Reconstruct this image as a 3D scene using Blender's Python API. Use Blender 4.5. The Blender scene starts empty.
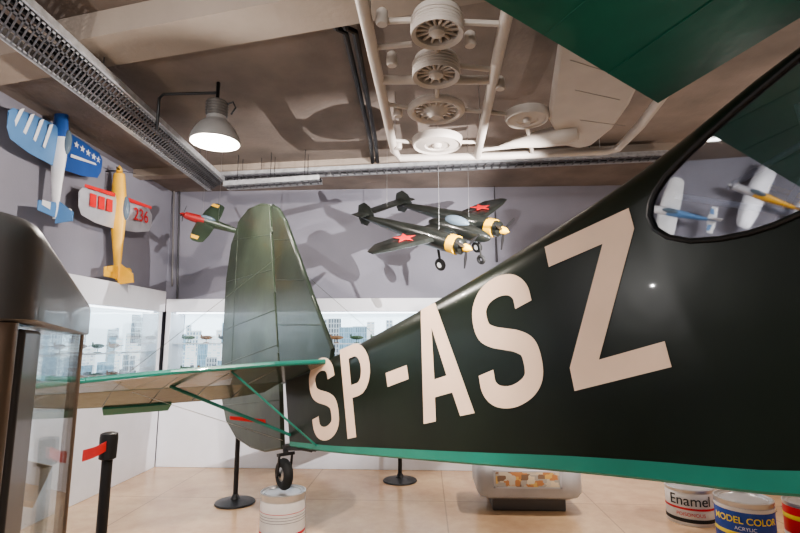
import bpy,bmesh,math,random
from mathutils import Vector,Matrix
from mathutils.geometry import tessellate_polygon
random.seed(4)
V=Vector
F=500.0
CAM=V((0,0,1.3))
pitch=math.atan(73.5/F); yaw=math.atan(25/F)
R=Matrix.Rotation(yaw,3,'Z')@Matrix.Rotation(pitch,3,'X')
# ---- surveying helpers: sight lines meeting real planes of the room -------
def ray(u,v): return R@V(((u-400)/F,1,-(v-266.5)/F))
def PD(u,v,d): return CAM+ray(u,v)*d
def PY(u,v,y): d=ray(u,v); return CAM+d*(y/d.y)
def PX(u,v,x): d=ray(u,v); return CAM+d*(x/d.x)
def PZ(u,v,z): d=ray(u,v); return CAM+d*((z-CAM.z)/d.z)

# ---------------- materials ----------------
def mat(name,col,rough=.5,metal=0,noise=.1,scale=6,bump=0,coat=0,emis=0,ecol=None,bscale=None,spec=.5):
    m=bpy.data.materials.new(name); m.use_nodes=True
    nt=m.node_tree; b=nt.nodes['Principled BSDF']
    tc=nt.nodes.new('ShaderNodeTexCoord')
    nz=nt.nodes.new('ShaderNodeTexNoise'); nz.inputs['Scale'].default_value=scale; nz.inputs['Detail'].default_value=4
    nt.links.new(tc.outputs['Object'],nz.inputs['Vector'])
    rp=nt.nodes.new('ShaderNodeValToRGB')
    lo=[max(0,c*(1-noise)) for c in col]; hi=[min(1,c*(1+noise)) for c in col]
    rp.color_ramp.elements[0].color=(*lo,1); rp.color_ramp.elements[0].position=.3
    rp.color_ramp.elements[1].color=(*hi,1); rp.color_ramp.elements[1].position=.7
    nt.links.new(nz.outputs['Fac'],rp.inputs['Fac'])
    nt.links.new(rp.outputs['Color'],b.inputs['Base Color'])
    b.inputs['Roughness'].default_value=rough; b.inputs['Metallic'].default_value=metal
    b.inputs['Coat Weight'].default_value=coat; b.inputs['Specular IOR Level'].default_value=spec
    if emis:
        b.inputs['Emission Color'].default_value=(*(ecol or col),1); b.inputs['Emission Strength'].default_value=emis
    if bump:
        n2=nt.nodes.new('ShaderNodeTexNoise'); n2.inputs['Scale'].default_value=bscale or scale*4
        nt.links.new(tc.outputs['Object'],n2.inputs['Vector'])
        bp=nt.nodes.new('ShaderNodeBump'); bp.inputs['Strength'].default_value=bump; bp.inputs['Distance'].default_value=.02
        nt.links.new(n2.outputs['Fac'],bp.inputs['Height']); nt.links.new(bp.outputs['Normal'],b.inputs['Normal'])
    return m
def glassmat(name,tint=(.93,.96,.97),refl=.06,fr_=.3):
    m=bpy.data.materials.new(name); m.use_nodes=True; nt=m.node_tree; nt.nodes.clear()
    o=nt.nodes.new('ShaderNodeOutputMaterial'); mx=nt.nodes.new('ShaderNodeMixShader')
    t=nt.nodes.new('ShaderNodeBsdfTransparent'); t.inputs['Color'].default_value=(*tint,1)
    g=nt.nodes.new('ShaderNodeBsdfGlossy'); g.inputs['Roughness'].default_value=.02
    lw=nt.nodes.new('ShaderNodeLayerWeight'); lw.inputs['Blend'].default_value=.25
    ma=nt.nodes.new('ShaderNodeMath'); ma.operation='MULTIPLY_ADD'; ma.inputs[1].default_value=fr_; ma.inputs[2].default_value=refl
    nt.links.new(lw.outputs['Fresnel'],ma.inputs[0]); nt.links.new(ma.outputs[0],mx.inputs['Fac'])
    nt.links.new(t.outputs[0],mx.inputs[1]); nt.links.new(g.outputs[0],mx.inputs[2]); nt.links.new(mx.outputs[0],o.inputs[0])
    return m
def picmat(name,cols,scale,strength,stretch=(1,1,1),seed=0):
    m=bpy.data.materials.new(name); m.use_nodes=True; nt=m.node_tree; b=nt.nodes['Principled BSDF']
    tc=nt.nodes.new('ShaderNodeTexCoord'); mp=nt.nodes.new('ShaderNodeMapping'); mp.inputs['Scale'].default_value=stretch
    mp.inputs['Location'].default_value=(seed,seed*2.3,seed*1.7)
    nt.links.new(tc.outputs['Object'],mp.inputs['Vector'])
    vo=nt.nodes.new('ShaderNodeTexVoronoi'); vo.distance='CHEBYCHEV'; vo.inputs['Scale'].default_value=scale; vo.inputs['Randomness'].default_value=.7
    nt.links.new(mp.outputs[0],vo.inputs['Vector'])
    sp=nt.nodes.new('ShaderNodeSeparateColor'); nt.links.new(vo.outputs['Color'],sp.inputs[0])
    rp=nt.nodes.new('ShaderNodeValToRGB'); rp.color_ramp.interpolation='CONSTANT'
    n=len(cols)
    for i,c in enumerate(cols):
        if i<2: e=rp.color_ramp.elements[i]; e.position=i/n
        else: e=rp.color_ramp.elements.new(i/n)
        e.color=(*c,1)
    nt.links.new(sp.outputs[0],rp.inputs['Fac'])
    nt.links.new(rp.outputs[0],b.inputs['Base Color'])
    nt.links.new(rp.outputs[0],b.inputs['Emission Color']); b.inputs['Emission Strength'].default_value=strength
    b.inputs['Roughness'].default_value=.4
    return m
def facade(name,wall,win_,st_,bw,rh):
    m=bpy.data.materials.new(name); m.use_nodes=True; nt=m.node_tree; b=nt.nodes['Principled BSDF']
    tc=nt.nodes.new('ShaderNodeTexCoord'); s=nt.nodes.new('ShaderNodeSeparateXYZ'); cb=nt.nodes.new('ShaderNodeCombineXYZ'); ad=nt.nodes.new('ShaderNodeMath')
    nt.links.new(tc.outputs['Object'],s.inputs[0]); nt.links.new(s.outputs[0],ad.inputs[0]); nt.links.new(s.outputs[1],ad.inputs[1])
    nt.links.new(ad.outputs[0],cb.inputs[0]); nt.links.new(s.outputs[2],cb.inputs[1])
    br=nt.nodes.new('ShaderNodeTexBrick'); br.offset=0; br.inputs['Scale'].default_value=1; br.inputs['Brick Width'].default_value=bw; br.inputs['Row Height'].default_value=rh
    br.inputs['Mortar Size'].default_value=min(bw,rh)*.22; br.inputs['Color1'].default_value=(*win_,1); br.inputs['Color2'].default_value=(*[min(1,c*1.8) for c in win_],1); br.inputs['Mortar'].default_value=(*wall,1)
    nt.links.new(cb.outputs[0],br.inputs['Vector'])
    b.inputs['Base Color'].default_value=(.02,.02,.02,1)
    nt.links.new(br.outputs['Color'],b.inputs['Emission Color']); b.inputs['Emission Strength'].default_value=st_
    return m
def floormat():
    m=bpy.data.materials.new('floor_tiles'); m.use_nodes=True; nt=m.node_tree; b=nt.nodes['Principled BSDF']
    tc=nt.nodes.new('ShaderNodeTexCoord'); br=nt.nodes.new('ShaderNodeTexBrick')
    br.offset=0; br.inputs['Scale'].default_value=1; br.inputs['Brick Width'].default_value=1.2; br.inputs['Row Height'].default_value=1.2
    br.inputs['Mortar Size'].default_value=.005
    br.inputs['Color1'].default_value=(.56,.38,.235,1); br.inputs['Color2'].default_value=(.60,.41,.26,1); br.inputs['Mortar'].default_value=(.38,.26,.17,1)
    nt.links.new(tc.outputs['Object'],br.inputs['Vector'])
    nz=nt.nodes.new('ShaderNodeTexNoise'); nz.inputs['Scale'].default_value=1.6; nz.inputs['Detail'].default_value=8; nz.inputs['Roughness'].default_value=.7
    nt.links.new(tc.outputs['Object'],nz.inputs['Vector'])
    mx=nt.nodes.new('ShaderNodeMix'); mx.data_type='RGBA'; mx.blend_type='OVERLAY'; mx.inputs[0].default_value=.8
    nt.links.new(br.outputs['Color'],mx.inputs[6]); nt.links.new(nz.outputs['Fac'],mx.inputs[7])
    nt.links.new(mx.outputs[2],b.inputs['Base Color']); b.inputs['Roughness'].default_value=.22
    return m
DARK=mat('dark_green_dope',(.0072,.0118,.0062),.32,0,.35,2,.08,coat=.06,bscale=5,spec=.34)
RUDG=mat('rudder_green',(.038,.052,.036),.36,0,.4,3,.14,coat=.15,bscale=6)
TEAL=mat('teal_dope',(.02,.19,.135),.38,0,.15,3,.04)
TEALD=mat('teal_dope_dark',(.014,.15,.112),.38,0,.25,3,.06,coat=.2)
TEALS=mat('stabilizer_underside',(.06,.09,.068),.22,0,.4,4,.12,coat=.5)
CREAM=mat('cream_paint',(.76,.56,.42),.5,0,.06,5)
INT=mat('cabin_lining',(.16,.19,.24),.5)
BLK=mat('black_paint',(.012,.012,.013),.4)
RUB=mat('black_rubber',(.012,.012,.012),.7)
STEEL=mat('steel',(.5,.5,.5),.3,1)
GALV=mat('galvanised_steel',(.50,.51,.53),.4,.6,.2,20)
WHITE=mat('white_laminate',(.70,.71,.76),.4,0,.03)
WGLOW=mat('backlit_white',(.9,.92,.95),.4,0,.02,emis=6)
GREYW=mat('grey_purple_wall',(.235,.23,.272),.8,0,.1,1.5,.05,bscale=60)
CEIL=mat('taupe_concrete',(.205,.168,.146),.85,0,.25,2.2,.15,bscale=30)
BEAM=mat('taupe_beam',(.30,.25,.21),.8,0,.12,2,.1,bscale=30)
WALLR=mat('brown_wall',(.36,.24,.17),.8,0,.1,2)
PLAST=mat('cream_grey_plastic',(.46,.41,.37),.55,0,.06)
CASEG=mat('charcoal_case',(.12,.115,.115),.42,0,.1,3,coat=.1)
POSTB=mat('bronze_post',(.22,.165,.13),.35,.3)
GLASS=glassmat('clear_glass'); PERSPEX=glassmat('perspex',(.88,.93,1),.40,.5)
RED=mat('red_paint',(.65,.03,.03),.45); YEL=mat('yellow_paint',(.75,.42,.05),.45); ORG=mat('orange_paint',(.85,.25,.04),.45); DRED=mat('dark_red_paint',(.30,.02,.02),.45)
SPY=mat('spinner_yellow',(.85,.48,.02),.45)
BLUE=mat('blue_paint',(.03,.09,.30),.4); LBL=mat('light_blue_paint',(.10,.22,.42),.4)
WP=mat('white_paint',(.66,.66,.68),.4); SILV=mat('silver_paint',(.46,.46,.50),.4,.2)
DKG=mat('olive_dark',(.03,.045,.03),.4,coat=.3); TAN=mat('tan_board',(.55,.38,.22),.6)
LAMPM=mat('lamp_shade_enamel',(.42,.41,.40),.35,.4)
LENS=mat('lamp_lens_lit',(1,.93,.82),.5,emis=14,ecol=(1,.93,.82))
LBLUE=mat('can_label_blue',(.02,.07,.35),.4); TINM=mat('tin_plate',(.6,.59,.58),.3,.7)

# ---------------- geometry builder ----------------
class G:
    def __init__(s): s.v=[];s.f=[];s.m=[];s.M=Matrix.Identity(4);s.mi=0
    def add(s,vs,fs,mi=None):
        b=len(s.v); s.v+=[s.M@V(p) for p in vs]
        for f in fs: s.f.append([b+i for i in f]); s.m.append(s.mi if mi is None else mi)
        return s
    def box(s,c,d,rot=None,mi=None):
        c=V(c);vs=[]
        for x in(-.5,.5):
            for y in(-.5,.5):
                for z in(-.5,.5):
                    p=V((x*d[0],y*d[1],z*d[2]))
                    if rot is not None:p=rot@p
                    vs.append(c+p)
        return s.add(vs,[(0,1,3,2),(4,6,7,5),(0,4,5,1),(2,3,7,6),(0,2,6,4),(1,5,7,3)],mi)
    def loft(s,rings,cap=True,mi=None,mis=None,closed=True):
        n=len(rings[0]); b=len(s.v)
        for r in rings: s.v+=[s.M@V(p) for p in r]
        for i in range(len(rings)-1):
            for j in range(n if closed else n-1):
                k=(j+1)%n
                s.f.append([b+i*n+j,b+i*n+k,b+(i+1)*n+k,b+(i+1)*n+j])
                s.m.append(mis[j] if mis else (s.mi if mi is None else mi))
        if cap:
            for i in (0,len(rings)-1):
                s.f.append([b+i*n+j for j in range(n)]); s.m.append(s.mi if mi is None else mi)
        return s
    def path(s,pts,r,n=8,mi=None,cap=True):
        pts=[V(p) for p in pts]; rings=[]; up=None
        for i,p in enumerate(pts):
            a=pts[max(0,i-1)];b=pts[min(len(pts)-1,i+1)]
            t=(b-a).normalized()
            if up is None: up=t.cross(V((0,0,1))) if abs(t.z)<.95 else t.cross(V((1,0,0)))
            up=(up-t*up.dot(t)).normalized(); w=t.cross(up)
            rr=r[i] if isinstance(r,(list,tuple)) else r
            rings.append([p+up*math.cos(2*math.pi*j/n)*rr+w*math.sin(2*math.pi*j/n)*rr for j in range(n)])
        return s.loft(rings,cap,mi)
    def tube(s,a,b,r,n=10,mi=None): return s.path([a,b],r,n,mi)
    def lathe(s,prof,n=32,at=(0,0,0),axis=(0,0,1),mi=None,cap=True):
        ax=V(axis).normalized(); q=V((0,0,1)).rotation_difference(ax); at=V(at)
        rings=[[at+q@V((r*math.cos(2*math.pi*j/n),r*math.sin(2*math.pi*j/n),h)) for j in range(n)] for r,h in prof]
        return s.loft(rings,cap,mi)
    def torus(s,at,axis,Rr,r,n=32,k=10,mi=None,sq=1):
        ax=V(axis).normalized(); q=V((0,0,1)).rotation_difference(ax); at=V(at); rings=[]
        for i in range(n+1):
            t=2*math.pi*i/n
            rings.append([at+q@V(((Rr+r*math.cos(2*math.pi*j/k))*math.cos(t),(Rr+r*math.cos(2*math.pi*j/k))*math.sin(t),r*sq*math.sin(2*math.pi*j/k))) for j in range(k)])
        return s.loft(rings,False,mi)
    def prism(s,loops,vec,mi=None,flat=False):
        if not isinstance(loops[0],list): loops=[loops]
        loops=[[V(p) for p in l] for l in loops]
        tris=tessellate_polygon(loops); fl=[p for l in loops for p in l]; n=len(fl)
        if flat: return s.add(fl,[tuple(t) for t in tris],mi)
        vec=V(vec); fs=[tuple(t) for t in tris]+[tuple(i+n for i in reversed(t)) for t in tris]
        o=0
        for l in loops:
            k=len(l)
            for i in range(k): fs.append((o+i,o+(i+1)%k,n+o+(i+1)%k,n+o+i))
            o+=k
        return s.add(fl+[p+vec for p in fl],fs,mi)
    def ell(s,c,r,n=20,k=12,mi=None):
        c=V(c);rings=[]
        for i in range(k+1):
            t=math.pi*i/k; x=-math.cos(t); q=max(.001,math.sin(t))
            rings.append([c+V((x*r[0],q*r[1]*math.cos(2*math.pi*j/n),q*r[2]*math.sin(2*math.pi*j/n))) for j in range(n)])
        return s.loft(rings,True,mi)
    def make(s,name,mats,parent=None,bevel=0,sharp=.6,base=None,**kw):
        if not isinstance(mats,(list,tuple)): mats=[mats]
        if parent is not None: org=V(parent.location)
        elif base is not None: org=V(base)
        else:
            xs=[p.x for p in s.v];ys=[p.y for p in s.v];zs=[p.z for p in s.v]
            org=V(((min(xs)+max(xs))/2,(min(ys)+max(ys))/2,min(zs)))
        me=bpy.data.meshes.new(name); me.from_pydata([p-org for p in s.v],[],s.f); 
        for m in mats: me.materials.append(m)
        for p,m in zip(me.polygons,s.m): p.material_index=min(m,len(mats)-1)
        bm=bmesh.new(); bm.from_mesh(me); bmesh.ops.recalc_face_normals(bm,faces=bm.faces)
        bm.to_mesh(me); bm.free()
        for p in me.polygons: p.use_smooth=True
        me.set_sharp_from_angle(angle=sharp)
        o=bpy.data.objects.new(name,me); bpy.context.scene.collection.objects.link(o)
        if parent is not None: o.parent=parent
        else: o.location=org
        if bevel:
            b=o.modifiers.new('b','BEVEL'); b.width=bevel; b.segments=2; b.limit_method='ANGLE'
        for k,v in kw.items(): o[k]=v
        return o
def thing(name,loc,label,category,group=None):
    e=bpy.data.objects.new(name,None); e.empty_display_size=.1; e.location=V(loc); bpy.context.scene.collection.objects.link(e)
    e['label']=label;e['category']=category
    if group:e['group']=group
    return e
def textgeo(body,size,off=0,sx=1):
    cu=bpy.data.curves.new('t','FONT'); cu.body=body; cu.size=size; cu.align_x='CENTER'; cu.align_y='CENTER'; cu.offset=off
    o=bpy.data.objects.new('t',cu); bpy.context.scene.collection.objects.link(o)
    bpy.context.view_layer.update()
    me=bpy.data.meshes.new_from_object(o.evaluated_get(bpy.context.evaluated_depsgraph_get()))
    bm=bmesh.new(); bm.from_mesh(me); bmesh.ops.triangulate(bm,faces=bm.faces); bm.to_mesh(me); bm.free()
    vs=[V((v.co.x*sx,v.co.y,0)) for v in me.vertices]; fs=[tuple(p.vertices) for p in me.polygons]
    bpy.data.objects.remove(o); bpy.data.curves.remove(cu); bpy.data.meshes.remove(me)
    return vs,fs

# ================= ROOM =================
Cc=PZ(155,467,0); XC=Cc.x; YC=Cc.y
XL=XC-.2; YB=YC+.35; XR=3.3; ZC=3.05; YF=-1.8
def st(g,name,m): return g.make(name,m,kind='structure')
st(G().box(((XL+XR)/2,(YF+YB)/2,-.05),(XR-XL+.4,YB-YF+.4,.1)),'floor',floormat())
st(G().box(((XL+XR)/2,(YF+YB)/2,ZC+.05),(XR-XL+.4,YB-YF+.4,.1)),'ceiling',CEIL)
st(G().box(((XL+XR)/2,YB+.05,ZC/2),(XR-XL+.2,.1,ZC)),'wall_back',GREYW)
st(G().box((XL-.05,(YF+YB)/2,ZC/2),(.1,YB-YF,ZC)),'wall_left',GREYW)
st(G().box((XR+.05,(YF+YB)/2,ZC/2),(.1,YB-YF,ZC)),'wall_right',WALLR)
def beam(name,u1,v1,u2,v2,w,zb):
    a=PZ(u1,v1,zb);b=PZ(u2,v2,zb); d=(b-a).normalized(); nrm=V((d.y,-d.x,0))
    a=a+d*((XL-a.x)/d.x+.01); b=a+d*((XR-a.x)/d.x-.01)
    pts=[a,b,b+nrm*w,a+nrm*w]
    st(G().prism(pts,(0,0,ZC-zb-.001)),name,BEAM)
beam('trim_1',90,70,380,20,.26,2.90)
beam('trim_2',230,176,620,158,.12,2.97)

# ---- white display cabinets with backlit pictures ----
SKY=mat('print_sky',(.82,.92,1),.5,0,.05,3,emis=1.8)
FAC=[facade('print_facade_pale',(.80,.88,.95),(.22,.30,.38),1.5,.035,.045),facade('print_facade_glass',(.38,.54,.66),(.14,.26,.36),1.4,.02,.06),
     facade('print_facade_white',(.95,.97,1),(.5,.6,.68),1.7,.05,.03),facade('print_facade_stone',(.62,.68,.74),(.10,.13,.17),1.3,.03,.055)]
DARKP=mat('print_street',(.12,.14,.16),.5,0,.5,20,emis=.8)
def citypic(p0,dx,wd,z0,ht,nrm,parent):
    g=G(); dx=V(dx); nrm=V(nrm); p0=V(p0)
    def q(a,b,c_,d_,k,mi): 
        P=[p0+dx*a+nrm*k,p0+dx*b+nrm*k,p0+dx*b+nrm*k,p0+dx*a+nrm*k]
        P[0].z=P[1].z=z0+c_; P[2].z=P[3].z=z0+d_
        g.prism(P,nrm*.0008,mi)
    q(0,wd,0,ht,0,0); k=.001
    for row in range(3):
        x=-.05
        while x<wd:
            w=random.uniform(.06,.2); h=ht*random.uniform((.62,.4,.2)[row],(.95,.75,.5)[row])
            k+=.0002
            if random.random()<(.8,.7,.5)[row]: q(max(0,x),min(wd,x+w),0,h,k,random.randint(1,4))
            x+=w*random.uniform(.7,1.1)
    x=0
    while x<wd-.1:
        w=random.uniform(.03,.09); k+=.0002; q(x,x+w,0,ht*random.uniform(.04,.14),k,5); x+=w*random.uniform(1,1.8)
    return g.make('backlit_picture',[SKY]+FAC+[DARKP],parent,label='backlit pale city photograph')
zt=1.74; zb_=.93; zm=1.60
c=thing('display_cabinet',(0,YC+.17,0),'long white wall display cabinet with backlit city pictures','display cabinet')
g=G(); x0=XC; x1=XR-.01
g.box(((x0+x1)/2,YC+.17,zb_/2),(x1-x0,.34,zb_)); g.box(((x0+x1)/2,YC+.17,(zt+zm)/2),(x1-x0,.34,zt-zm))
for x in [XC+.03,-1.55,.65,2.3]: g.box((x,YC+.17,(zb_+zm)/2),(.05,.33,zm-zb_+.01))
g.make('body',WHITE,c,bevel=.004)
for a,b in [(XC+.06,-1.58),(-1.52,.62),(.68,2.27)]:
    citypic((a,YC+.33,0),(1,0,0),b-a,zb_+.001,zm-zb_-.002,(0,-1,0),c)
    G().box(((a+b)/2,YC+.01,(zb_+zm)/2),(b-a,.006,zm-zb_-.004)).make('glass_pane',GLASS,c)
    G().box(((a+b)/2,YC+.15,zm-.006),(b-a,.05,.01)).make('light_strip',WGLOW,c)
    G().box(((a+b)/2,YC+.17,1.26),(b-a,.2,.012)).make('shelf',WHITE,c)
c2=thing('display_cabinet',(XL+.1,3.6,0),'white side wall display cabinet with backlit print and model shelf','display cabinet')
g=G(); ya=1.6; yb=YC-.01
zt2=1.82
g.box((XL+.101,(ya+yb)/2,zb_/2),(.198,yb-ya,zb_)); g.box((XL+.101,(ya+yb)/2,(zt2+1.6)/2),(.198,yb-ya,zt2-1.6))
for y in (ya+.03,2.75,yb-.07): g.box((XL+.1,y,1.26),(.19,.06,.69))
g.make('body',WHITE,c2,bevel=.004)
for a,b in [(ya+.06,2.72),(2.78,yb-.1)]:
    citypic((XL+.008,a,0),(0,1,0),b-a,.932,.665,(1,0,0),c2)
    G().box((XL+.19,(a+b)/2,1.265),(.006,b-a,.66)).make('glass_pane',GLASS,c2)
    G().box((XL+.1,(a+b)/2,1.594),(.05,b-a,.01)).make('light_strip',WGLOW,c2)
    G().box((XL+.1,(a+b)/2,1.18),(.13,b-a-.02,.012)).make('shelf',WHITE,c2)
MINIM=[mat('mini_grey',(.10,.11,.12),.4),mat('mini_brown',(.25,.12,.05),.5),mat('mini_green',(.05,.09,.04),.5)]
def mini(loc,k,first={}):
    q=random.choice([0,1,2])
    if q not in first:
        g=G(); g.lathe([(.03,0),(.03,.008)],12); g.tube((0,0,0),(0,0,.05),.003)
        g.ell((0,0,.06),(.075,.016,.022),8,6); g.box((.010,0,.062),(.036,.15,.006)); g.box((-.062,0,.062),(.016,.055,.004)); g.box((-.064,0,.078),(.018,.004,.032))
        o=g.make('miniature_airplane',MINIM[q],None,base=(0,0,0)); first[q]=o
    else:
        o=first[q].copy(); bpy.context.scene.collection.objects.link(o)
    o.location=loc; o.rotation_euler=(0,0,k); o['label']='tiny model aeroplane on a stand in the cabinet'; o['category']='model airplane'; o['group']='miniatures in the display cabinets'
for i in range(8): mini((XL+.098,2.95+i*.235,1.1865),random.uniform(1.4,1.7))
for i in range(8): mini((XL+.098,2.95+i*.235,.9305),random.uniform(1.4,1.7))
for i in range(5): mini((XC+.2+i*.2,YC+.15,.9305),random.uniform(-.4,.4))
for i in range(5): mini((XC+.2+i*.2,YC+.15,1.2665),random.uniform(-.4,.4))
for i in range(9): mini((-1.38+i*.22,YC+.15,.9305),random.uniform(-.4,.4))
for i in range(9): mini((-1.40+i*.22,YC+.15,1.2665),random.uniform(-.4,.4))

# ================= AIRCRAFT =================
D=ray(-7,512).normalized(); A=-D; L=-(D.cross(V((0,0,1))).normalized()); U=A.cross(L)
if U.z<0:U=-U
O=PD(285,380,3.3)
def AC(a,l,c): return O+A*a+L*l+U*c
def pa(u,v,l=0):
    d=ray(u,v); t=(O+L*l-CAM).dot(L)/d.dot(L); p=CAM+d*t-O
    return p.dot(A),p.dot(U)
def w_(a): return .09+(.62-.09)*min(1,max(0,a)/2.3)
topp=[pa(*q) for q in [(285,377),(330,352),(375,326),(420,300),(480,263),(540,224),(600,184),(650,147),(700,105),(740,70),(770,45),(800,20)]]
botp=[pa(*q) for q in [(283,446),(330,453),(400,459),(480,466),(560,472),(640,480),(720,490),(800,501)]]
def itp(tab,a):
    if a<=tab[0][0]: return tab[0][1]
    for (a0,c0),(a1,c1) in zip(tab,tab[1:]):
        if a<=a1: return c0+(c1-c0)*(a-a0)/(a1-a0)
    return tab[-1][1]
a_end=topp[-1][0]
def sm(tab,a,h=.12): return sum(itp(tab,a+k*h/2) for k in(-2,-1,0,1,2))/5 if a>h else itp(tab,a)
def ring(a,ins=0):
    w=w_(a)-2*ins; ct=sm(topp,a)-ins; cb=sm(botp,a)+ins; r=min(w*.48,.13)
    P=[(-.010-ins,cb),(-ins,cb+.008),(-ins,cb+.034+a*.009)]
    for i in range(7):
        t=math.pi/2*i/6; P.append((-ins-r+r*math.cos(t),ct-r+r*math.sin(t)))
    P2=[(-2*ins-w-l,c) for l,c in reversed(P)]
    return [AC(a,l,c) for l,c in P+P2]
N=40; AE=a_end+1.1
sta=[AE*i/N for i in range(N+1)]
n=len(ring(1)); mis=[0]*n; mis[0]=1; mis[1]=1; mis[n-1]=1; mis[n-2]=1; mis[n-3]=1
ctr=-.045
wa,wc=pa(284,474,ctr); wheel_c=AC(wa,ctr,wc); wr=.1
canTop=wheel_c.z-wr
plane=thing('airplane',(wheel_c.x,wheel_c.y,canTop),'vintage dark green airplane with cream letters, tail wheel on paint can','airplane')
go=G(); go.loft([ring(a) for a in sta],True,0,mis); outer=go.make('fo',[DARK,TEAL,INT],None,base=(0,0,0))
gi=G(); gi.loft([ring(a,.012) for a in sta if a>1.2 and a<AE-.03],True,2); inner=gi.make('fi',[DARK,TEAL,INT],None,base=(0,0,0))
winpx=[(649,216),(650,205),(655,192),(666,176),(684,157),(708,134),(735,110),(765,85),(800,56),(840,24),(852,30),(856,60),(856,150),(850,182),(830,200),(800,214),(775,225),(750,233),(720,239),(690,241),(668,237),(655,229)]
win=[pa(*q) for q in winpx]
wc_lo=min(c for a,c in win)+.02; wc_hi=max(c for a,c in win)-.05
gc=G(); gc.prism([AC(a,.1,c) for a,c in win],L*-.25,2); cutter=gc.make('fc',[DARK,TEAL,INT],None,base=(0,0,0))
fa0=min(a for a,c in win)+.15; fa1=AE-.12
fw=[(fa0,wc_lo),(fa1,wc_lo),(fa1,wc_hi+.04),(fa0+.55,wc_hi+.02),(fa0+.25,(wc_lo+wc_hi)/2+.12)]
gc=G(); gc.prism([AC(a,-.45,c) for a,c in fw],L*-.6,2); cutter2=gc.make('fc2',[DARK,TEAL,INT],None,base=(0,0,0))
for ob in(inner,cutter,cutter2):
    m=outer.modifiers.new('b','BOOLEAN'); m.operation='DIFFERENCE'; m.object=ob; m.solver='EXACT'
bpy.context.view_layer.update()
me=bpy.data.meshes.new_from_object(outer.evaluated_get(bpy.context.evaluated_depsgraph_get()))
me.transform(Matrix.Translation(-plane.location)); me.name='fuselage'
me.set_sharp_from_angle(angle=.6)
for ob in(outer,inner,cutter,cutter2): bpy.data.objects.remove(ob)
fu=bpy.data.objects.new('fuselage',me); bpy.context.scene.collection.objects.link(fu); fu.parent=plane
G().prism([AC(a,-.003,c) for a,c in win],L*-.003).make('cabin_window',PERSPEX,plane,label='curved clear cabin window')
G().prism([AC(a,-w_(3)+.003,c) for a,c in fw],L*.003).make('cabin_window',GLASS,plane,label='clear cabin window on the far side')
wl=[AC(a,.003,c) for a,c in win]
G().path(wl+[wl[0],wl[1]],.008,8).make('window_trim',BLK,plane)
FRM=mat('pale_blue_tube',(.6,.68,.85),.4)
def fr(p,q,l0,l1,m=FRM,r=.009):
    a,c_=pa(*p); b,d_=pa(*q); G().tube(AC(a,l0,c_),AC(b,l1,d_),r).make('cabin_frame_tube',m,plane)
fr((660,190),(835,215),-.10,-.10); fr((690,235),(790,60),-.5,-.5); fr((700,150),(850,190),-.55,-.55,mat('yellow_tube',(.75,.55,.1),.4))
fr((760,70),(790,240),-.3,-.55); fr((690,165),(850,60),-.3,-.3)
def bil(q,x,y):
    TL,TR,BR,BL=[V((*p,0)) for p in q]
    t=TL.lerp(TR,x); b=BL.lerp(BR,x); r=b.lerp(t,y); return r.x,r.y
def crom(P,k=6):
    out=[]; P=[V((x,y,0)) for x,y in P]; Q=[P[0]*2-P[1]]+P+[P[-1]*2-P[-2]]
    for i in range(1,len(Q)-2):
        for j in range(k):
            t=j/k; a,b,c_,d=Q[i-1:i+3]
            out.append(.5*((2*b)+(c_-a)*t+(2*a-5*b+4*c_-d)*t*t+(3*b-a-3*c_+d)*t**3))
    out.append(P[-1]); return out
def Sloop():
    C=crom([(.545,.71),(.53,.82),(.45,.90),(.31,.93),(.17,.90),(.09,.82),(.078,.72),(.11,.62),(.20,.555),(.31,.51),(.43,.46),(.52,.39),(.545,.28),(.53,.17),(.45,.10),(.31,.07),(.17,.10),(.09,.18),(.075,.30)])
    h=.082; l=[];r=[]
    for i,p in enumerate(C):
        t=(C[min(i+1,len(C)-1)]-C[max(i-1,0)]).normalized(); nn=V((-t.y,t.x,0)); l.append(p+nn*h); r.append(p-nn*h)
    return [[((p.x)/.62,p.y) for p in l+r[::-1]]]
def arc(cx,cy,rx,ry,a0,a1,k=10): return [(cx+rx*math.cos(math.radians(a0+(a1-a0)*i/k)),cy+ry*math.sin(math.radians(a0+(a1-a0)*i/k))) for i in range(k+1)]
Pl=[[(0,0),(0,1),(.5,1)]+arc(.52,.71,.48,.29,90,-90)+[(.30,.42),(.30,0)],[(.30,.86),(.48,.86)]+arc(.5,.71,.2,.15,80,-80)+[(.48,.56),(.30,.56)]]
Al=[[(0,0),(.36,1),(.64,1),(1,0),(.74,0),(.67,.2),(.33,.2),(.26,0)],[(.5,.80),(.38,.35),(.62,.35)]]
Zl=[[(0,1),(1,1),(1,.86),(.34,.15),(1,.15),(1,0),(0,0),(0,.15),(.66,.85),(0,.85)]]
Dl=[[(0,0),(0,1),(1,1),(1,0)]]
for nm,lp,q in [('letter_s',Sloop(),[(308,366),(332,353),(341,435),(315,443)]),('letter_p',Pl,[(340,350),(367,338),(378,432),(348,439)]),
  ('hyphen',Dl,[(386,373),(407,365),(409,379),(388,387)]),('letter_a',Al,[(404,319),(455,292),(475,413),(424,424)]),
  ('letter_s',Sloop(),[(470,291),(525,265),(548,398),(484,413)]),('letter_z',Zl,[(545,247),(629,208),(672,367),(575,391)])]:
    ql=[pa(*p) for p in q]
    loops=[[AC(*(lambda t:(t[0],.0015,t[1]))(bil(ql,x,y))) for x,y in l] for l in lp]
    G().prism(loops,L*.001).make(nm,CREAM,plane,label='cream painted registration letter')
def outl(pts,l=ctr): return [AC(a,l,c) for a,c in [pa(u,v,l) for u,v in pts]]
rud=[(271,206),(262,205),(250,210),(241,221),(233,245),(228,280),(225,330),(223,372),(224,400),(228,420),(238,437),(252,446),(266,450),(283,447),(281,378)]
rp=outl(rud)
g=G(); g.prism([p+L*.016 for p in rp],L*-.032)
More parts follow.
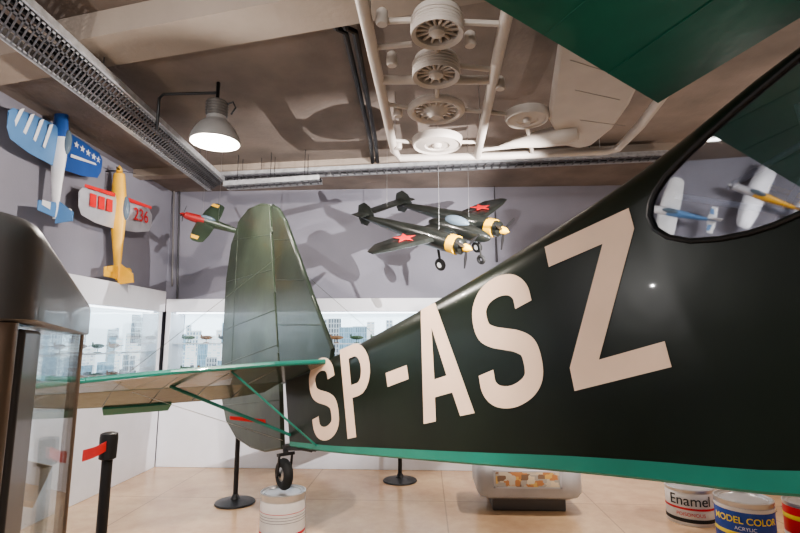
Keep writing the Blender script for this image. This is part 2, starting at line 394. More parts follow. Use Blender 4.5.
for (p,q) in [((272,235),(236,240)),((274,270),(229,282)),((277,310),(226,330)),((279,345),(224,365)),((281,400),(224,405)),((240,222),(232,400))]:
    a,b=outl([p,q]); g.tube(a+L*.015,b+L*.015,.0045,6)
for i in range(len(rp)-2): g.tube(rp[i]+L*.004,rp[i+1]+L*.004,.014,8)
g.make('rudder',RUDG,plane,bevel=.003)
fin=[(273,206),(279,210),(286,222),(297,252),(313,297),(333,350),(331,366),(283,384),(278,300)]
fp=outl(fin)
g=G(); g.prism([p+L*.015 for p in fp],L*-.03)
for i in range(0,5): g.tube(fp[i],fp[i+1],.015,8)
for p,q in [((276,240),(292,240)),((278,280),(306,280)),((281,325),(323,325))]:
    a,b=outl([p,q]); g.tube(a+L*.014,b+L*.014,.004,6)
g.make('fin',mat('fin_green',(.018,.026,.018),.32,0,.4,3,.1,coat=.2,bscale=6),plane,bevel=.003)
for u,v in [(273,230),(276,290),(280,350)]:
    a=outl([(u,v)])[0]; G().tube(a-U*.02,a+U*.02,.019).make('rudder_hinge',RUDG,plane)
cs=pa(285,380)[1]
for side in (0,1):
    s=(lambda l:l) if side==0 else (lambda l:-w_(0)-l)
    stab=[(.0,0),(.55,0),(.52,.3),(.40,.8),(.27,1.15),(.15,1.38),(.0,1.45)]
    elev=[(-.012,0.02),(-.012,1.45),(-.10,1.45),(-.22,1.36),(-.31,1.15),(-.34,.8),(-.33,.3),(-.22,.05)]
    g=G(); g.prism([AC(a,s(l),cs-.012) for a,l in stab],U*.028)
    for i in range(1,len(stab)-1): g.tube(AC(stab[i][0],s(stab[i][1]),cs+.002),AC(stab[i+1][0],s(stab[i+1][1]),cs+.002),.014,8,mi=1)
    for l in (.25,.5,.75,1.0,1.2): g.tube(AC(0,s(l),cs-.012),AC(.5-.25*l,s(l),cs-.012),.003,6)
    g.make('stabilizer',[TEALS,TEALD],plane)
    g=G(); g.prism([AC(a,s(l),cs-.010+a*.12) for a,l in elev],U*.022)
    for i in range(1,len(elev)-1): g.tube(AC(elev[i][0],s(elev[i][1]),cs+elev[i][0]*.12),AC(elev[i+1][0],s(elev[i+1][1]),cs+elev[i+1][0]*.12),.012,8,mi=0)
    for l in (.25,.5,.75,1.0,1.2): g.tube(AC(-.01,s(l),cs-.01),AC(-.31,s(l),cs-.05),.003,6)
    g.make('elevator',[TEALS,TEAL],plane)
    lb=0.0 if side==0 else -w_(0)
    fb=pa(284,440)[1]
    G().tube(AC(.02,lb,fb+.02),AC(.05,s(.72),cs-.01),.010).make('brace_strut',TEALD,plane)
    G().tube(AC(.35,lb+.0,itp(botp,.35)+.03),AC(.42,s(.5),cs-.01),.006).make('brace_strut',TEALD,plane)
    G().tube(AC(.0,ctr,pa(275,260,ctr)[1]),AC(.03,s(1.0),cs+.02),.0014,6).make('brace_wire',RUDG,plane)
    G().tube(AC(-.1,lb,fb),AC(-.02,s(.9),cs-.02),.0018,6).make('brace_wire',STEEL,plane)
G().prism([AC(-.33,.62,cs-.06),AC(-.33,1.0,cs-.06),AC(-.42,.98,cs-.085),AC(-.42,.62,cs-.085)],U*.012).make('trim_tab',TEAL,plane)
q=[AC(a,l,c) for a,l,c in [(.02,.16,fb+.13),(.02,.38,fb+.17),(.02,.38,fb+.15),(.02,.16,fb+.105)]]
G().prism(q,A*.004).make('warning_ribbon',RED,plane,label='red warning ribbon')
g=G(); g.torus(wheel_c,L,wr-.034,.034,36,12,sq=.9); g.make('tail_wheel_tire',RUB,plane)
g=G(); g.lathe([(.07,-.014),(.045,-.022),(.02,-.03),(.02,.03),(.045,.022),(.07,.014)],28,wheel_c,L); g.make('wheel_hub',STEEL,plane)
g=G()
for s_ in(-1,1): g.tube(wheel_c+L*.045*s_,wheel_c+L*.045*s_+U*.12+A*.05,.008)
g.tube(wheel_c-L*.055,wheel_c+L*.055,.008)
k=wheel_c+U*.12+A*.05
g.box(k,(.11,.04,.02),Matrix((L,A,U)).transposed()); g.tube(k,k+U*.06,.018)
for i in range(3): g.tube(k+U*(.03+i*.009),AC(.30-.05*i,ctr,itp(botp,.3)-.002),.007)
g.tube(k+U*.05,AC(0.0,ctr,pa(284,446)[1]),.012)
g.make('tail_wheel_fork',BLK,plane)
ta,tcc=pa(658,103,-.1)
prof=[(0,0),(.25,-.004),(.8,-.01),(1.3,-.005),(1.55,.02),(1.6,.06),(1.55,.11),(1.3,.16),(1.0,.17),(.6,.13),(.25,.06),(0,.012)]
for sgn,l0,l1 in ((1,-.1,2.4),(-1,-w_(3)+.1,-w_(3)-2.0)):
    g=G(); g.loft([[AC(ta+x,l,tcc+z) for x,z in prof] for l in [l0+(l1-l0)*i/6 for i in range(7)]],True)
    if sgn==1:
        for i in range(1,9):
            l=l0+.29*i; g.path([AC(ta+x,l,tcc+z+.0005) for x,z in prof[:5]],.002,6)
    g.make('wing',TEALD,plane,sharp=.8)
p=AC(ta+.42,.05,tcc-.004); G().lathe([(.018,0),(.018,-.01),(.008,-.016)],12,p,U).make('wing_bolt',STEEL,plane)

# ================= PAINT CANS =================
def wrap(body,size,cx,cy,r,z,ang,m,parent,off=.0,name='label_text',sx=1):
    vs,fs=textgeo(body,size,off,sx)
    g=G(); g.add([V((cx+r*math.cos(ang+v.x/r),cy+r*math.sin(ang+v.x/r),z+v.y)) for v in vs],fs)
    return g.make(name,m,parent)
def can(p,r,h,bands,texts,label,handle=True,dang=0):
    x,y,z0=p
    t=thing('paint_can',(x,y,z0),label,'paint can')
    at=(x,y,z0)
    G().lathe([(r*.96,0),(r,.0),(r*1.015,.008),(r,.016),(r*.99,.03),(r*.99,h-.04),(r,h-.02),(r*1.02,h-.012),(r*1.02,h-.002),(r*.97,h),(r*.95,h-.012),(r*.86,h-.014)],48,at,cap=True).make('body',TINM,t)
    G().lathe([(r*.86,h-.013),(r*.84,h-.004),(r*.80,h-.004),(r*.78,h-.011),(.001,h-.011)],48,at,cap=False).make('lid',TINM,t)
    for a,b,m in bands: 
        e=.0 if b-a>.3 else .0015
        G().lathe([(r*1.002+e,h*a),(r*1.004+e,h*a+.001),(r*1.004+e,h*b-.001),(r*1.002+e,h*b)],48,at,cap=False).make('label_band',m,t)
    ang=math.atan2(CAM.y-y,CAM.x-x)+dang
    for body,size,zz,m,off,sx in texts: wrap(body,size,x,y,r*1.008+.006,z0+h*zz,ang,m,t,off,sx=sx)
    if handle:
        pts=[]
        for i in range(13):
            tt=math.pi*i/12
            q=V((math.cos(ang-math.pi/2)*r*1.05*math.cos(tt),math.sin(ang-math.pi/2)*r*1.05*math.cos(tt),0))
            q+=V((-math.cos(ang)*r*1.1,-math.sin(ang)*r*1.1,0))*math.sin(tt)
            pts.append(V((x,y,z0+h*.8-math.sin(tt)*h*.35))+q)
        G().path(pts,.003,6).make('wire_handle',STEEL,t)
    return t
BT=mat('black_ink',(.02,.02,.02),.6); RT=mat('red_ink',(.6,.04,.05),.6); YT=mat('yellow_ink',(.9,.7,.08),.6); WI=mat('white_ink',(.85,.85,.85),.6)
CW=mat('can_label_white',(.68,.65,.63),.4)
def front(u,v,r):
    e=PZ(u,v,0); d=V((e.x,e.y,0)).normalized(); return e+d*r
can((wheel_c.x,wheel_c.y,0),.143,canTop,[(.12,.86,CW),(.66,.67,RT),(.60,.607,BT),(.55,.557,BT),(.50,.507,BT),(.25,.30,RT)],[],'white labelled paint tin holding up the tail wheel',handle=False)
can(front(692,527,.16),.16,.245,[(.06,.90,CW),(.44,.50,RT),(.1,.2,BT)],[('Enamel',.098,.69,BT,0,1),('Enamel',.098,.688,BT,0,1.012),('POISONOUS',.034,.32,RT,0,1)],'white paint tin with red stripe and Enamel lettering',handle=False)
can(front(748,553,.165),.165,.29,[(.06,.88,LBLUE),(.80,.88,CW),(.30,.38,YT)],[('MODEL COLOR',.055,.63,YT,.001,1),('ACRYLIC',.03,.47,WI,0,1)],'blue labelled paint tin with yellow lettering')
can(front(811,553,.14)+V((.02,0,0)),.14,.27,[(.06,.9,RED),(.62,.72,YT),(.2,.3,CW)],[],'red paint tin with yellow and white stripes')

# ================= STANCHIONS =================
def stan(p,h,belt=None,lab='black belt barrier post with round base'):
    t=thing('barrier_post',(p.x,p.y,0),lab,'barrier post','belt barrier posts')
    G().lathe([(.155,0),(.16,.006),(.155,.014),(.09,.026),(.04,.034),(.03,.05),(.022,.07)],40,(p.x,p.y,0)).make('base',BLK,t)
    G().tube((p.x,p.y,.04),(p.x,p.y,h-.06),.019,20).make('pole',BLK,t)
    G().lathe([(.02,h-.1),(.03,h-.095),(.032,h-.02),(.03,h-.004),(.02,h)],24,(p.x,p.y,0)).make('belt_head',BLK,t)
    if belt is not None:
        q=V(belt); q.z=h-.02; d=(q-V((p.x,p.y,q.z)))
        g=G(); a=V((p.x,p.y,h-.045))+d.normalized()*.03
        k=[a.lerp(q,i/8)-V((0,0,.004*math.sin(math.pi*i/8))) for i in range(9)]
        g.loft([[x+V((0,0,.018)),x-V((0,0,.018)),x-V((.001,.001,.018)),x+V((-.001,-.001,.018))] for x in k]); g.make('belt',RED,t,label='red retractable belt')
casep=PD(84,443,1.62)
stan(PD(104,500,1.88),.95,casep,'black belt barrier post with red belt')
stan(PZ(235,503,0),.95); stan(PZ(400,481,0),.95)

# ================= GLASS SHOWCASE near camera =================
dv=ray(112,340); dv.z=0; dv.normalize(); nl=V((-dv.y,dv.x,0))
Af=PD(86,337,1.5); Af.z=0
def SC(s,w,z): return Af-dv*s+nl*w+V((0,0,z))
LS=1.25; WD=.6; zh0=1.315
sc=thing('showcase',SC(LS/2,WD/2,0),'charcoal display showcase with glass sides and rounded hood','display case')
g=G()
def rect_ring(z,ins,rad=.05):
    P=[]; o_=.008
    for cx,cy,a0 in ((LS+o_-ins-rad,WD+o_-ins-rad,0),(-o_+ins+rad,WD+o_-ins-rad,90),(-o_+ins+rad,-o_+ins+rad,180),(LS+o_-ins-rad,-o_+ins+rad,270)):
        for i in range(7):
            t=math.radians(a0+90*i/6); P.append(SC(cx+rad*math.cos(t),cy+rad*math.sin(t),z))
    return P
R_=.035
g.loft([rect_ring(zh0,.004),rect_ring(zh0+.003,0)]+[rect_ring(1.418-R_+R_*math.sin(math.radians(k)),R_*(1-math.cos(math.radians(k)))) for k in range(0,91,15)])
g.make('hood',CASEG,sc)
rotc=Matrix((dv,nl,V((0,0,1)))).transposed()
for s_,w_2 in ((.02,.02),(LS-.02,.02),(.02,WD-.02),(LS-.02,WD-.02)):
    G().tube(SC(s_,w_2,.6),SC(s_,w_2,zh0),.016,16).make('corner_post',POSTB,sc)
G().box(SC(1.15,.012,.965),(.12,.022,.69),rotc).make('mullion',CASEG,sc,bevel=.004)
G().box(SC(LS/2,.012,.965),(LS-.06,.006,.70),rotc).make('glass_pane',GLASS,sc)
G().box(SC(.012,WD/2,.965),(.006,WD-.06,.70),rotc).make('glass_pane',GLASS,sc)
G().box(SC(LS/2,WD-.012,.965),(LS-.06,.006,.70),rotc).make('glass_pane',GLASS,sc)
G().box(SC(LS/2,WD/2,.31),(LS,WD,.62),rotc).make('base',CASEG,sc,bevel=.03)
G().box(SC(LS/2,WD/2,.63),(LS-.08,WD-.08,.02),rotc).make('display_deck',WP,sc)
G().box(SC(.30,.14,1.0),(.34,.20,.012),rotc@Matrix.Rotation(.35,3,'X')).make('information_board',TAN,sc,label='tan slanted board')
G().box(SC(.30,.14,.81),(.16,.06,.36),rotc).make('board_stand',WP,sc)

# ================= LOW DISPLAY PLINTH =================
pz=PZ(530,512,0); px,py=pz.x,pz.y+.2
dp=thing('display_plinth',(px,py,0),'low grey rounded display plinth with printed top panel','display case')
G().box((px,py,.06),(.56,.36,.12)).make('base',CASEG,dp,bevel=.01)
def rring(z,hx,hy,rad):
    P=[]
    for sx,sy,a0 in((1,1,0),(-1,1,90),(-1,-1,180),(1,-1,270)):
        for i in range(7):
            t=math.radians(a0+15*i); P.append(V((px+sx*(hx-rad)+rad*math.cos(t),py+sy*(hy-rad)+rad*math.sin(t),z)))
    return P
GRS=mat('light_grey_shell',(.56,.57,.61),.35)
G().loft([rring(.09,.33,.19,.06),rring(.11,.38,.23,.07),rring(.15,.40,.25,.07),rring(.30,.40,.25,.07),rring(.34,.385,.235,.06)]).make('shell',GRS,dp)
MAG=picmat('magazine_print',[(.6,.28,.12),(.8,.68,.5),(.28,.18,.12),(.75,.5,.18),(.5,.45,.4),(.7,.62,.5)],24,.12,(.7,1,1))
G().box((px-.02,py-.248,.25),(.48,.012,.11)).make('printed_panel',MAG,dp)
g=G()
for zz in (.19,.31): g.box((px-.02,py-.252,zz),(.52,.014,.012))
for xx in (-.27,.23): g.box((px+xx,py-.252,.25),(.012,.014,.13))
g.make('panel_frame',WHITE,dp)

# ================= CABLE TRAYS, CONDUITS =================
DKM=mat('tray_dark_steel',(.16,.16,.17),.5,.6)  # darker steel for rungs and centre strips
def tray(a0,a1,b0,b1,name,lab,rungs,h=.055,rw=.006):
    g=G()
    for p,q in((a0,a1),(b0,b1)):
        d=(q-p); nrm=V((-d.y,d.x,0)).normalized()
        g.prism([p-nrm*.004,q-nrm*.004,q+nrm*.004,p+nrm*.004],V((0,0,h)))
        g.prism([p-nrm*.02,q-nrm*.02,q+nrm*.02,p+nrm*.02],V((0,0,.004)))
    for i in range(rungs):
        t=(i+.5)/rungs; x=a0.lerp(a1,t); y=b0.lerp(b1,t); d=(a1-a0).normalized()*rw
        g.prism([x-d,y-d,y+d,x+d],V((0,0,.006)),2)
    for k in (.3,.7): 
        x0_,x1_=a0.lerp(b0,k),a1.lerp(b1,k); d=(x1_-x0_); nrm=V((-d.y,d.x,0)).normalized()*.008
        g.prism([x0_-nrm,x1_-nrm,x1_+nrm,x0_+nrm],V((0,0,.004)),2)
    for k in (.2,.4,.6,.75):
        g.path([a0.lerp(b0,k+.05*math.sin(i*k*3))+(a1.lerp(b1,k+.05*math.sin(i*k*3))-a0.lerp(b0,k+.05*math.sin(i*k*3)))*(i/14)+V((0,0,.022)) for i in range(15)],.014,6,mi=1)
    for t in (.15,.5,.85):
        for x in (a0.lerp(a1,t),b0.lerp(b1,t)): g.tube(x,V((x.x,x.y,ZC)),.003,6,mi=1)
    g.make(name,[GALV,BLK,DKM],None,label=lab,category='cable tray')
zt_=2.80
a0,a1=PZ(20,0,zt_),PZ(228,186,zt_); b0,b1=PZ(0,36,zt_),PZ(214,194,zt_)
ex=lambda p,q,k:p-(q-p)*k
tray(ex(a0,a1,.5),a0.lerp(a1,.96),ex(b0,b1,.5),b0.lerp(b1,.96),'cable_tray','long galvanised perforated cable tray hung under the ceiling',110)
a0,a1=PZ(205,182,2.89),PZ(660,161,2.89); off=V((0,-.16,0))
tray(a0,a1,a0+off,a1+off,'cable_tray','narrow galvanised cable tray along the end wall',60,.04)
a0,a1=PZ(228,190,2.75),PZ(322,184,2.75)
tray(a0,a1,a0+V((0,-.12,0)),a1+V((0,-.12,0)),'cable_tray','short dark cable tray under the ceiling',14,.05)
def cond(pts,r,lab,m=BLK):
    G().path(pts,r,8).make('conduit',m,None,label=lab,category='conduit')
zz=3.0
for du in (0,10): cond([PZ(322+du,-20,zz),PZ(336+du,28,zz),PZ(345+du,32,zz),PZ(370+du*.5,138,zz),PZ(373+du*.5,165,zz)],.018,'black cable conduit along the ceiling')
yw=YB-.03
cond([PY(177,300,yw),PY(180,184,yw),PY(300,184,yw),PY(494,178,yw),PY(497,262,yw)],.011,'dark conduit looped across the end wall',mat('dark_grey_conduit',(.05,.05,.055),.5))
cond([PY(172,286,yw),PY(174,190,yw)],.011,'thin grey conduit beside the wall corner',mat('mid_grey_conduit',(.15,.14,.14),.5))

# ================= CEILING LAMP =================
lc=PY(215,143,3.15)
lz=lc.z
lamp=thing('pendant_lamp',(lc.x,lc.y,lz),'grey industrial bell-shaped ceiling lamp, lit warm white','lamp')
rl=.16
G().lathe([(rl,0),(rl*1.03,.004),(rl*1.02,.02),(rl*.95,.055),(rl*.80,.10),(rl*.62,.135),(rl*.45,.155),(rl*.42,.16),(rl*.40,.19)],48,(lc.x,lc.y,lz),cap=False).make('lamp_shade',LAMPM,lamp)
G().lathe([(rl*.97,.006),(rl*.7,-.006),(.001,-.012)],48,(lc.x,lc.y,lz),cap=False).make('lamp_lens',LENS,lamp)
g=G(); g.lathe([(.055,.18),(.07,.19),(.07,.29),(.055,.30),(.02,.31)],24,(lc.x,lc.y,lz)); 
for i in range(5): g.torus((lc.x,lc.y,lz+.2+.02*i),(0,0,1),.07,.005,24,6)
g.make('lamp_housing',mat('ballast_grey',(.16,.15,.14),.4,.4),lamp)
g=G(); tz=min(ZC-.02,lz+.36); e1=PY(160,88,3.15); 
g.tube((lc.x,lc.y,lz+.3),(lc.x,lc.y,ZC),.012)
g.path([(lc.x,lc.y,tz),(e1.x+.03,lc.y,tz),(e1.x,lc.y,tz-.03),(e1.x,lc.y,tz-.26)],.010,8)
g.path([(lc.x+.05,lc.y,lz+.27),(lc.x+.11,lc.y,lz+.29),(lc.x+.13,lc.y,lz+.25),(lc.x+.1,lc.y,lz+.2)],.006,8)
g.make('bracket',BLK,lamp)
# unseen linear lamps, added so the cabin perspex mirrors white streaks
TUBEM=mat('lit_tube',(1,.95,.88),.5,emis=7,ecol=(1,.96,.9))
for (x,y) in ((-2.3,.05),(-1.55,.35)):
    t=thing('reflection_lamp',(x,y,2.97),'slim white lit lamp added for the window reflection','lamp')
    G().box((x,y,3.02),(.07,1.1,.05)).make('lamp_housing',WP,t)
    G().tube((x,y-.5,2.985),(x,y+.5,2.985),.013).make('reflection_tube',TUBEM,t)

# ================= SPRUE FRAME =================
zs=2.62
sp=thing('model_kit_frame',PZ(440,80,zs),'oversized cream plastic model kit frame hung from the ceiling','kit frame')
g=G(); r=.028
g.path([PZ(352,-45,zs),PZ(394,150,zs),PZ(400,158,zs),PZ(500,156,zs),PZ(606,151,zs),PZ(618,148,zs),PZ(640,126,zs),PZ(690,60,zs)],r,12)
g.path([PZ(517,-35,zs),PZ(477,157,zs)],r,12)
g.path([PZ(380,80,zs),PZ(493,80,zs)],r*.8,12); 
g.path([PZ(558,30,zs),PZ(520,-20,zs)],r*.8,12)
for p,q in [((372,48),(412,44)),((376,22),(412,20)),((461,22),(504,24)),((460,66),(495,70)),((386,104),(410,108)),((464,110),(486,112)),((390,140),(412,142)),((462,142),(480,142)),((487,112),(505,114)),((551,116),(560,112)),((527,126),(532,152)),((437,36),(437,52)),((437,80),(437,97)),((480,150),(520,146))]:
    g.path([PZ(*p,zs),PZ(*q,zs)],.013,8)
g.make('frame_rail',PLAST,sp)
for u,v in [(382,18),(392,60),(398,112),(398,145),(470,40),(500,84)]:
    p=PZ(u,v,zs); G().lathe([(.022,-.03),(.028,-.02),(.025,.03),(.015,.04)],12,p).make('small_fitting',PLAST,sp)
def rotor(u,v,rad,h,kind):
    p=PZ(u,v,zs); g=G()
    if kind=='engine':
        g.lathe([(rad*.98,-h),(rad,-h+.01),(rad*.96,0),(rad*.9,h*.4),(rad*.82,h*.4),(rad*.82,-h+.01),(rad*.98,-h)],40,p,cap=False)
        g.lathe([(rad*.82,-h*.2),(.001,-h*.2)],40,p,cap=False)
        for i in range(14):
            t=2*math.pi*i/14; d=V((math.cos(t),math.sin(t),0)); g.tube(p+d*rad*.25-V((0,0,h*.6)),p+d*rad*.85-V((0,0,h*.6)),rad*.065,8)
        g.lathe([(rad*.32,-h*.2),(rad*.30,-h*.9),(rad*.16,-h*1.05),(rad*.1,-h*1.1)],20,p)
        for k in range(4): g.torus(p+V((0,0,-h*.7+k*h*.22)),(0,0,1),rad*.98,.004,32,6)
        nm='radial_engine'
    elif kind=='wheel':
        g.torus(p,(0,0,1),rad*.86,rad*.14,40,10)
        for i in range(16):
            t=2*math.pi*i/16; d=V((math.cos(t),math.sin(t),0)); g.tube(p+d*rad*.2,p+d*rad*.85,rad*.045,6)
        g.lathe([(rad*.5,.02),(rad*.5,.01),(rad*.25,-.03),(rad*.2,-.05)],24,p); nm='spoked_wheel'
    else:
        g.lathe([(rad,.02),(rad,-.01),(rad*.93,-.03),(rad*.85,-.02),(rad*.5,-.028),(rad*.45,-.02),(rad*.2,-.02),(rad*.15,-.04),(.02,-.045)],40,p); nm='wheel_disc'
    g.make(nm,[PLAST],sp)
rotor(437,20,.110,.07,'engine'); rotor(436,64,.115,.07,'engine'); rotor(436,110,.17,.03,'wheel'); rotor(437,142,.17,.03,'disc'); rotor(527,116,.13,.03,'disc')
wp=[PZ(u,v,zs-.02) for u,v in [(560,38),(600,50),(643,78),(630,105),(612,130),(592,146),(578,149),(562,146),(548,120),(552,90)]]
G().prism(wp,V((0,0,.05))).make('wing_panel',PLAST,sp,bevel=.02)
a=PZ(500,146,zs-.03); b=PZ(578,132,zs-.03)
G().path([a,a.lerp(b,.2),a.lerp(b,.5),a.lerp(b,.85),b],[.006,.03,.055,.07,.05],16).make('float_body',PLAST,sp)
PLM=mat('panel_line_grey',(.3,.28,.26),.6)
for i,(u,v) in enumerate([(570,60),(575,90),(580,120)]):
    G().tube(PZ(u,v,zs-.0205),PZ(u+45,v+14-i*4,zs-.0205),.002,6).make('panel_line',PLM,sp)
for u,v in [(370,20),(395,150),(600,150),(480,140),(505,20)]:
    p=PZ(u,v,zs); G().tube(p,V((p.x,p.y,ZC)),.003,6).make('hanging_wire',STEEL,sp)

# ================= MODEL AEROPLANES =================
def frame(org,f,up):
    f=V(f).normalized(); y=V(up).cross(f).normalized(); z=f.cross(y)
    m=Matrix((f,y,z)).transposed().to_4x4(); m.translation=V(org); return m
def sec(x0,ch,y,t,z=0): return [V((x0-k*ch,y,z+h*t)) for k,h in [(0,0),(.08,.45),(.3,.62),(.65,.4),(1,.04),(1,-.04),(.6,-.25),(.2,-.35),(.05,-.25)]]
def star(g,c,r,mi,th=.002):
    pts=[]
    for i in range(10):
        t=math.pi/2+i*math.pi/5; q=r if i%2==0 else r*.42
        pts.append(V((c[0]+q*math.sin(t),c[1]+q*math.cos(t),c[2])))
    g.prism(pts,V((0,0,th)),mi)
def prop(g,c,r,mi=0,n=3,mi2=1):
    for i in range(n):
        t=2*math.pi*i/n+.4; d=V((0,math.cos(t),math.sin(t))); e=V((.1,-math.sin(t),math.cos(t)))
        g.prism([V(c)+d*r*.1+e*r*.04,V(c)+d*r*.5+e*r*.10,V(c)+d*r+e*r*.03,V(c)+d*r-e*r*.03,V(c)+d*r*.5-e*r*.08,V(c)+d*r*.1-e*r*.04],V((.004,0,0)),mi)
    g.lathe([(r*.2,-.01),(r*.17,r*.15),(r*.02,r*.35)],14,c,(1,0,0),mi=mi2)
def single(M,S,lab,cf,cw,ct,decal,chord=.21,gear=False,name='model_airplane',fat=1,cw2=None):
    t=thing(name,M.translation,lab,'model airplane')
    MM=M@Matrix.Scale(S,4)
    def ng(): g=G(); g.M=MM; return g
    g=ng(); rings=[]
    prof=[(.42,.02,.02,0),(.40,.05,.05,0),(.3,.058,.06,0),(.12,.06,.072,.005),(-.05,.055,.068,.005),(-.3,.035,.045,.008),(-.5,.018,.028,.012),(-.58,.006,.02,.015)]
    for x,ry,rz,zo in prof:
        rings.append([(x,fat*ry*math.cos(2*math.pi*j/16),zo+rz*math.sin(2*math.pi*j/16)) for j in range(16)])
    g.loft(rings[:4],True,0); g.loft(rings[3:],True,1); g.make('fuselage',cf,t)
    for s_ in(1,-1):
        g=ng(); g.loft([sec(.22,chord*1.1,s_*.03,.05,-.02),sec(.20,chord,s_*.3,.035,-.005),sec(.16,chord*.75,s_*.5,.02,.01),sec(.12,chord*.4,s_*.54,.01,.012)],True,0)
        if decal: decal(g,s_)
        g.make('wing',cw2 if (cw2 and s_<0) else cw,t)
        g=ng(); g.loft([sec(-.44,.13,s_*.01,.015,.02),sec(-.47,.08,s_*.2,.01,.02)],True,0)
        if len(ct)>1: g.prism([(-.46,s_*.08,.03),(-.46,s_*.17,.03),(-.50,s_*.17,.03),(-.52,s_*.08,.03)],V((0,0,.002)),1)
        g.make('tailplane',ct,t)
    g=ng(); g.prism([(-.42,-.004,.03),(-.52,-.004,.16),(-.60,-.004,.17),(-.62,-.004,.02)],V((0,.008,0))); g.make('fin',ct,t)
    g=ng(); g.ell((.08,0,.07),(.11,.035*fat,.04)); g.make('canopy',CANO,t)
    g=ng(); prop(g,(.43,0,0),.14,0,3,1); g.make('propeller',[BLK,cf[0]],t)
    if gear:
        for s_ in(1,-1):
            g=ng(); g.tube((.12,s_*.12,-.02),(.15,s_*.13,-.13),.008); g.torus((.15,s_*.13,-.14),(0,1,0),.025,.012,16,8); g.make('landing_gear',BLK,t)
    return t,MM
CANO=mat('canopy_tint',(.12,.16,.2),.1)
def wire(t,pts):
    for p in pts: G().tube(p,V((p.x,p.y,ZC)),.0012,5).make('hanging_wire',STEEL,t)
xa=XL+.16
yl=PX(6,120,xa).y; yr=PX(99,180,xa).y
nA=PX(63,108,xa); tA=PX(60,216,xa)
SA=(yr-yl)/1.08
MA=frame(V((xa,(yl+yr)/2,nA.z*.58+tA.z*.42)),(0,-.03,1),(1,0,0))
def dA(g,s_):
    if s_<0:
        for y in (.17,.25,.33,.41,.48): star(g,(.12-(y-.17)*.1,s_*y,.026-.02*(y-.17)),.034,1)
        g.prism([(.02,s_*.12,.02),(.05,s_*.5,.016),(.035,s_*.5,.016),(-.01,s_*.12,.018)],V((0,0,.002)),1)
    else:
        for y in (.12,.22,.32,.42): g.prism([(.19,y,.028),(.17,y+.035,.026),(-.05+y*.2,y+.075,.014),(-.06+y*.2,y+.05,.014)],V((0,0,.004)),1)
single(MA,SA,'blue and white model airplane with white stars on the wall',[BLUE,WP],[LBL,WP],[LBL,WP],dA,chord=.32,fat=.6,cw2=[BLUE,WP])
pn=PX(118,180,xa); pt=PX(113,262,xa); yl=PX(74,190,xa).y; yr=PX(147,232,xa).y
SB=(yr-yl)/1.08
MB=frame(V((xa,(yl+yr)/2+.05,pn.z*.58+pt.z*.42-.02)),(0,-.08,1),(1,0,0))
def dB(g,s_):
    g.prism([(.20,s_*.10,.03),(.19,s_*.50,.03),(.165,s_*.50,.03),(.165,s_*.10,.03)],V((0,0,.002)),1)
    if s_<0:
        vs,fs=textgeo('236',.17,.002); g.add([V((.06+v.y,-.31-v.x,.040)) for v in vs],fs,1)
    else:
        for y in (.13,.24,.35): g.prism([(.13,y,.03),(.13,y+.08,.03),(.02,y+.08,.03),(.02,y,.03)],V((0,0,.002)),1)
single(MB,SB,'yellow and silver model airplane with red wing markings',[YEL,YEL],[SILV,RED],[YEL,YEL],dB,chord=.30,fat=.75)
MC=frame(PY(213,224,4.35),(-.80,-.25,.24),(.05,-.65,.7))
def dC(g,s_):
    g.prism([(.17,s_*.42,.02),(.15,s_*.5,.02),(.06,s_*.5,.02),(.06,s_*.42,.02)],V((0,0,.002)),1)
t,_=single(MC,.62,'small dark green model warplane with red nose on wires',[DRED,DKG],[DKG,YEL],[DKG,YEL],dC,gear=True,chord=.24)
wire(t,[MC.translation+V((.05,0,.03)),MC.translation+V((-.1,0,.03))])
nose=PD(468,241,3.6); tail=PD(372,213,4.3); tr=PD(522,200,4.25); tl=PD(392,252,3.35)
f=(nose-tail); wv=(tr-tl); upv=f.cross(wv).normalized(); 
if upv.z<0: upv=-upv
MD=frame(PD(443,227,3.8),f,upv)
S=.96*wv.length/1.26
tb=thing('model_airplane',MD.translation,'black twin-boom model warplane with red stars on wires','model airplane')
MM=MD@Matrix.Scale(S,4)
def ng(): g=G(); g.M=MM; return g
BK=mat('gloss_black_plane',(.016,.018,.016),.28,0,.4,8,coat=.4)
for s_ in(1,-1):
    g=ng(); yb=.19*s_; rings=[]
    for x,rr_ in [(.34,.02),(.32,.045),(.2,.055),(.05,.055),(-.15,.042),(-.4,.028),(-.62,.012)]:
        rings.append([(x,yb+rr_*math.cos(2*math.pi*j/14),rr_*1.15*math.sin(2*math.pi*j/14)) for j in range(14)])
    g.loft(rings); g.lathe([(.060,.0),(.060,.055)],16,(.23,yb,0),(1,0,0),mi=1); g.make('tail_boom',[BK,SPY],tb)
    g=ng(); prop(g,(.35,yb,0),.13,0,3,1); g.make('propeller',[BLK,SPY],tb)
    g=ng(); g.prism([(-.48,yb-.004,.03),(-.52,yb-.004,.09),(-.58,yb-.004,.11),(-.64,yb-.004,.08),(-.66,yb-.004,0),(-.63,yb-.004,-.06),(-.56,yb-.004,-.06)],V((0,.008,0))); g.make('fin',BK,tb)
    g=ng(); g.loft([sec(.16,.27,s_*.02,.05),sec(.15,.25,s_*.2,.045,.005),sec(.09,.16,s_*.55,.025,.03),sec(.05,.06,s_*.66,.01,.035)],True,0)
    star(g,(.02,s_*.38,.043),.075,1); star(g,(.02,s_*.38,.0),.07,1); g.make('wing',[BK,RED],tb)
    g=ng(); g.tube((.12,yb,-.04),(.14,yb,-.15),.008); g.torus((.14,yb,-.17),(0,1,0),.028,.014,18,8); g.lathe([(.02,-.01),(.02,.01)],12,(.14,yb,-.17),(0,1,0),mi=1); g.make('landing_gear',[RUB,WP],tb)
g=ng(); g.loft([sec(-.52,.12,-.27,.012,.03),sec(-.52,.12,.27,.012,.03)]); g.make('tailplane',BK,tb)
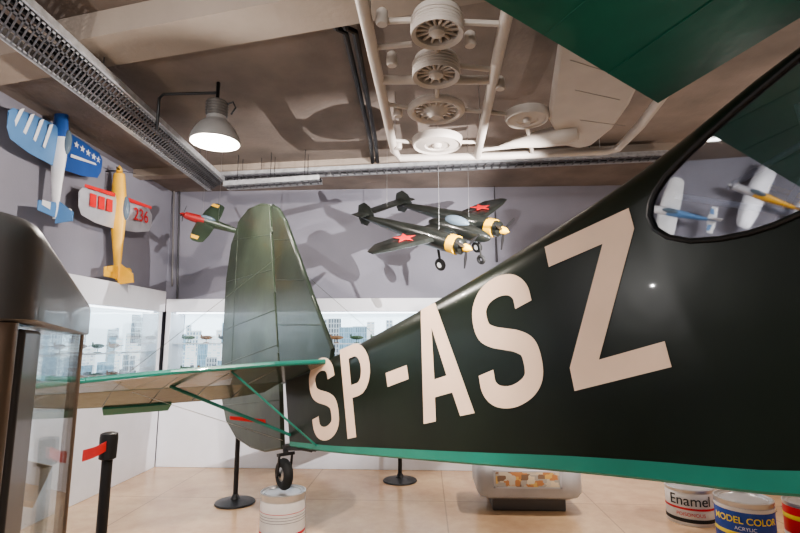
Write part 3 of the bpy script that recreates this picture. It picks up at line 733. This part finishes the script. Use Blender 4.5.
g=ng(); g.ell((.13,0,.01),(.26,.05,.06)); g.make('fuselage',BK,tb)
g=ng(); g.tube((.3,0,-.03),(.32,0,-.13),.006); g.torus((.32,0,-.15),(0,1,0),.022,.011,16,8); g.make('landing_gear',RUB,tb)
g=ng(); g.ell((.12,0,.065),(.1,.035,.04)); g.make('canopy',CANO,tb)
wire(tb,[MM@V((.1,.15,.05)),MM@V((.1,-.15,.05)),MM@V((-.55,0,.04))])
# unseen models added on the side wall to give the cabin window reflections
for (y,z,ff,cf,cw,lab,sc_) in [(-.45,2.62,(0,.8,.4),[SILV,YEL],[SILV,YEL],'silver and yellow model airplane added for the window reflection',.8),(.30,2.50,(0,.9,.25),[WP,LBL],[WP,LBL],'white and light blue model airplane added for the window reflection',.8),(.95,2.70,(0,-.7,.3),[WP,WP],[WP,ORG],'white model airplane added for the window reflection',.7)]:
    Mx=frame(V((XL+.12,y,z)),ff,(1,0,0)); single(Mx,sc_*.8,lab,cf,cw,cw,None,chord=.26)

# ================= LIGHTS =================
def light(kind,loc,energy,col,size=.2,target=None,**kw):
    l=bpy.data.lights.new('lamp_or_fill_light',kind); l.energy=energy; l.color=col
    if kind=='AREA': l.size=size
    else: l.shadow_soft_size=size
    for k,v in kw.items(): setattr(l,k,v)
    o=bpy.data.objects.new('lamp_or_fill_light',l); o.location=loc; bpy.context.scene.collection.objects.link(o)
    if target is not None: o.rotation_euler=(V(target)-V(loc)).to_track_quat('-Z','Y').to_euler()
    return o
W=(1,.91,.83); NW=(1,.965,.945)
light('POINT',(lc.x,lc.y,lz-.06),95,W,.02)
light('POINT',(2.8,3.4,1.6),38,W,.0)  # added bare fill point, no lamp fixture here
light('AREA',(-1.0,-1.4,2.9),170,NW,1.0,(-1.0,2.0,.3))
light('POINT',(-1.9,.9,1.9),34,NW,.0)  # added fill point on the left, without a fixture
light('SPOT',(1.1,2.35,2.0),560,NW,.0,(-1.3,YB,2.15),spot_size=1.25,spot_blend=.4)  # added fixtureless spot, throws the model shadows on the end wall
light('SPOT',(.3,2.7,2.2),70,NW,.0,(-.3,YB,2.1),spot_size=1.5,spot_blend=.6)  # weaker added spot on the end wall, no fixture
light('SPOT',(-.4,1.2,2.5),280,W,.05,(-.8,4.0,0),spot_size=1.7,spot_blend=.8)  # added spot onto the floor, no fixture
light('SPOT',(1.3,4.2,2.3),120,W,.0,(1.0,4.0,0),spot_size=2.2,spot_blend=.8)  # added downward spot behind the fuselage, no fixture
w=bpy.data.worlds.new('w'); bpy.context.scene.world=w; w.use_nodes=True
w.node_tree.nodes['Background'].inputs[0].default_value=(.94,.93,.95,1); w.node_tree.nodes['Background'].inputs[1].default_value=.6
try:
    bpy.context.scene.view_settings.look='AgX - Medium High Contrast'
    bpy.context.scene.view_settings.exposure=.12
except Exception as ex_: print(ex_)
# ================= CAMERA =================
cd=bpy.data.cameras.new('camera'); cd.sensor_width=36; cd.lens=22.5; cd.clip_start=.02
co=bpy.data.objects.new('camera',cd); co.location=CAM; co.rotation_euler=(math.pi/2+pitch,0,yaw)
bpy.context.scene.collection.objects.link(co); bpy.context.scene.camera=co
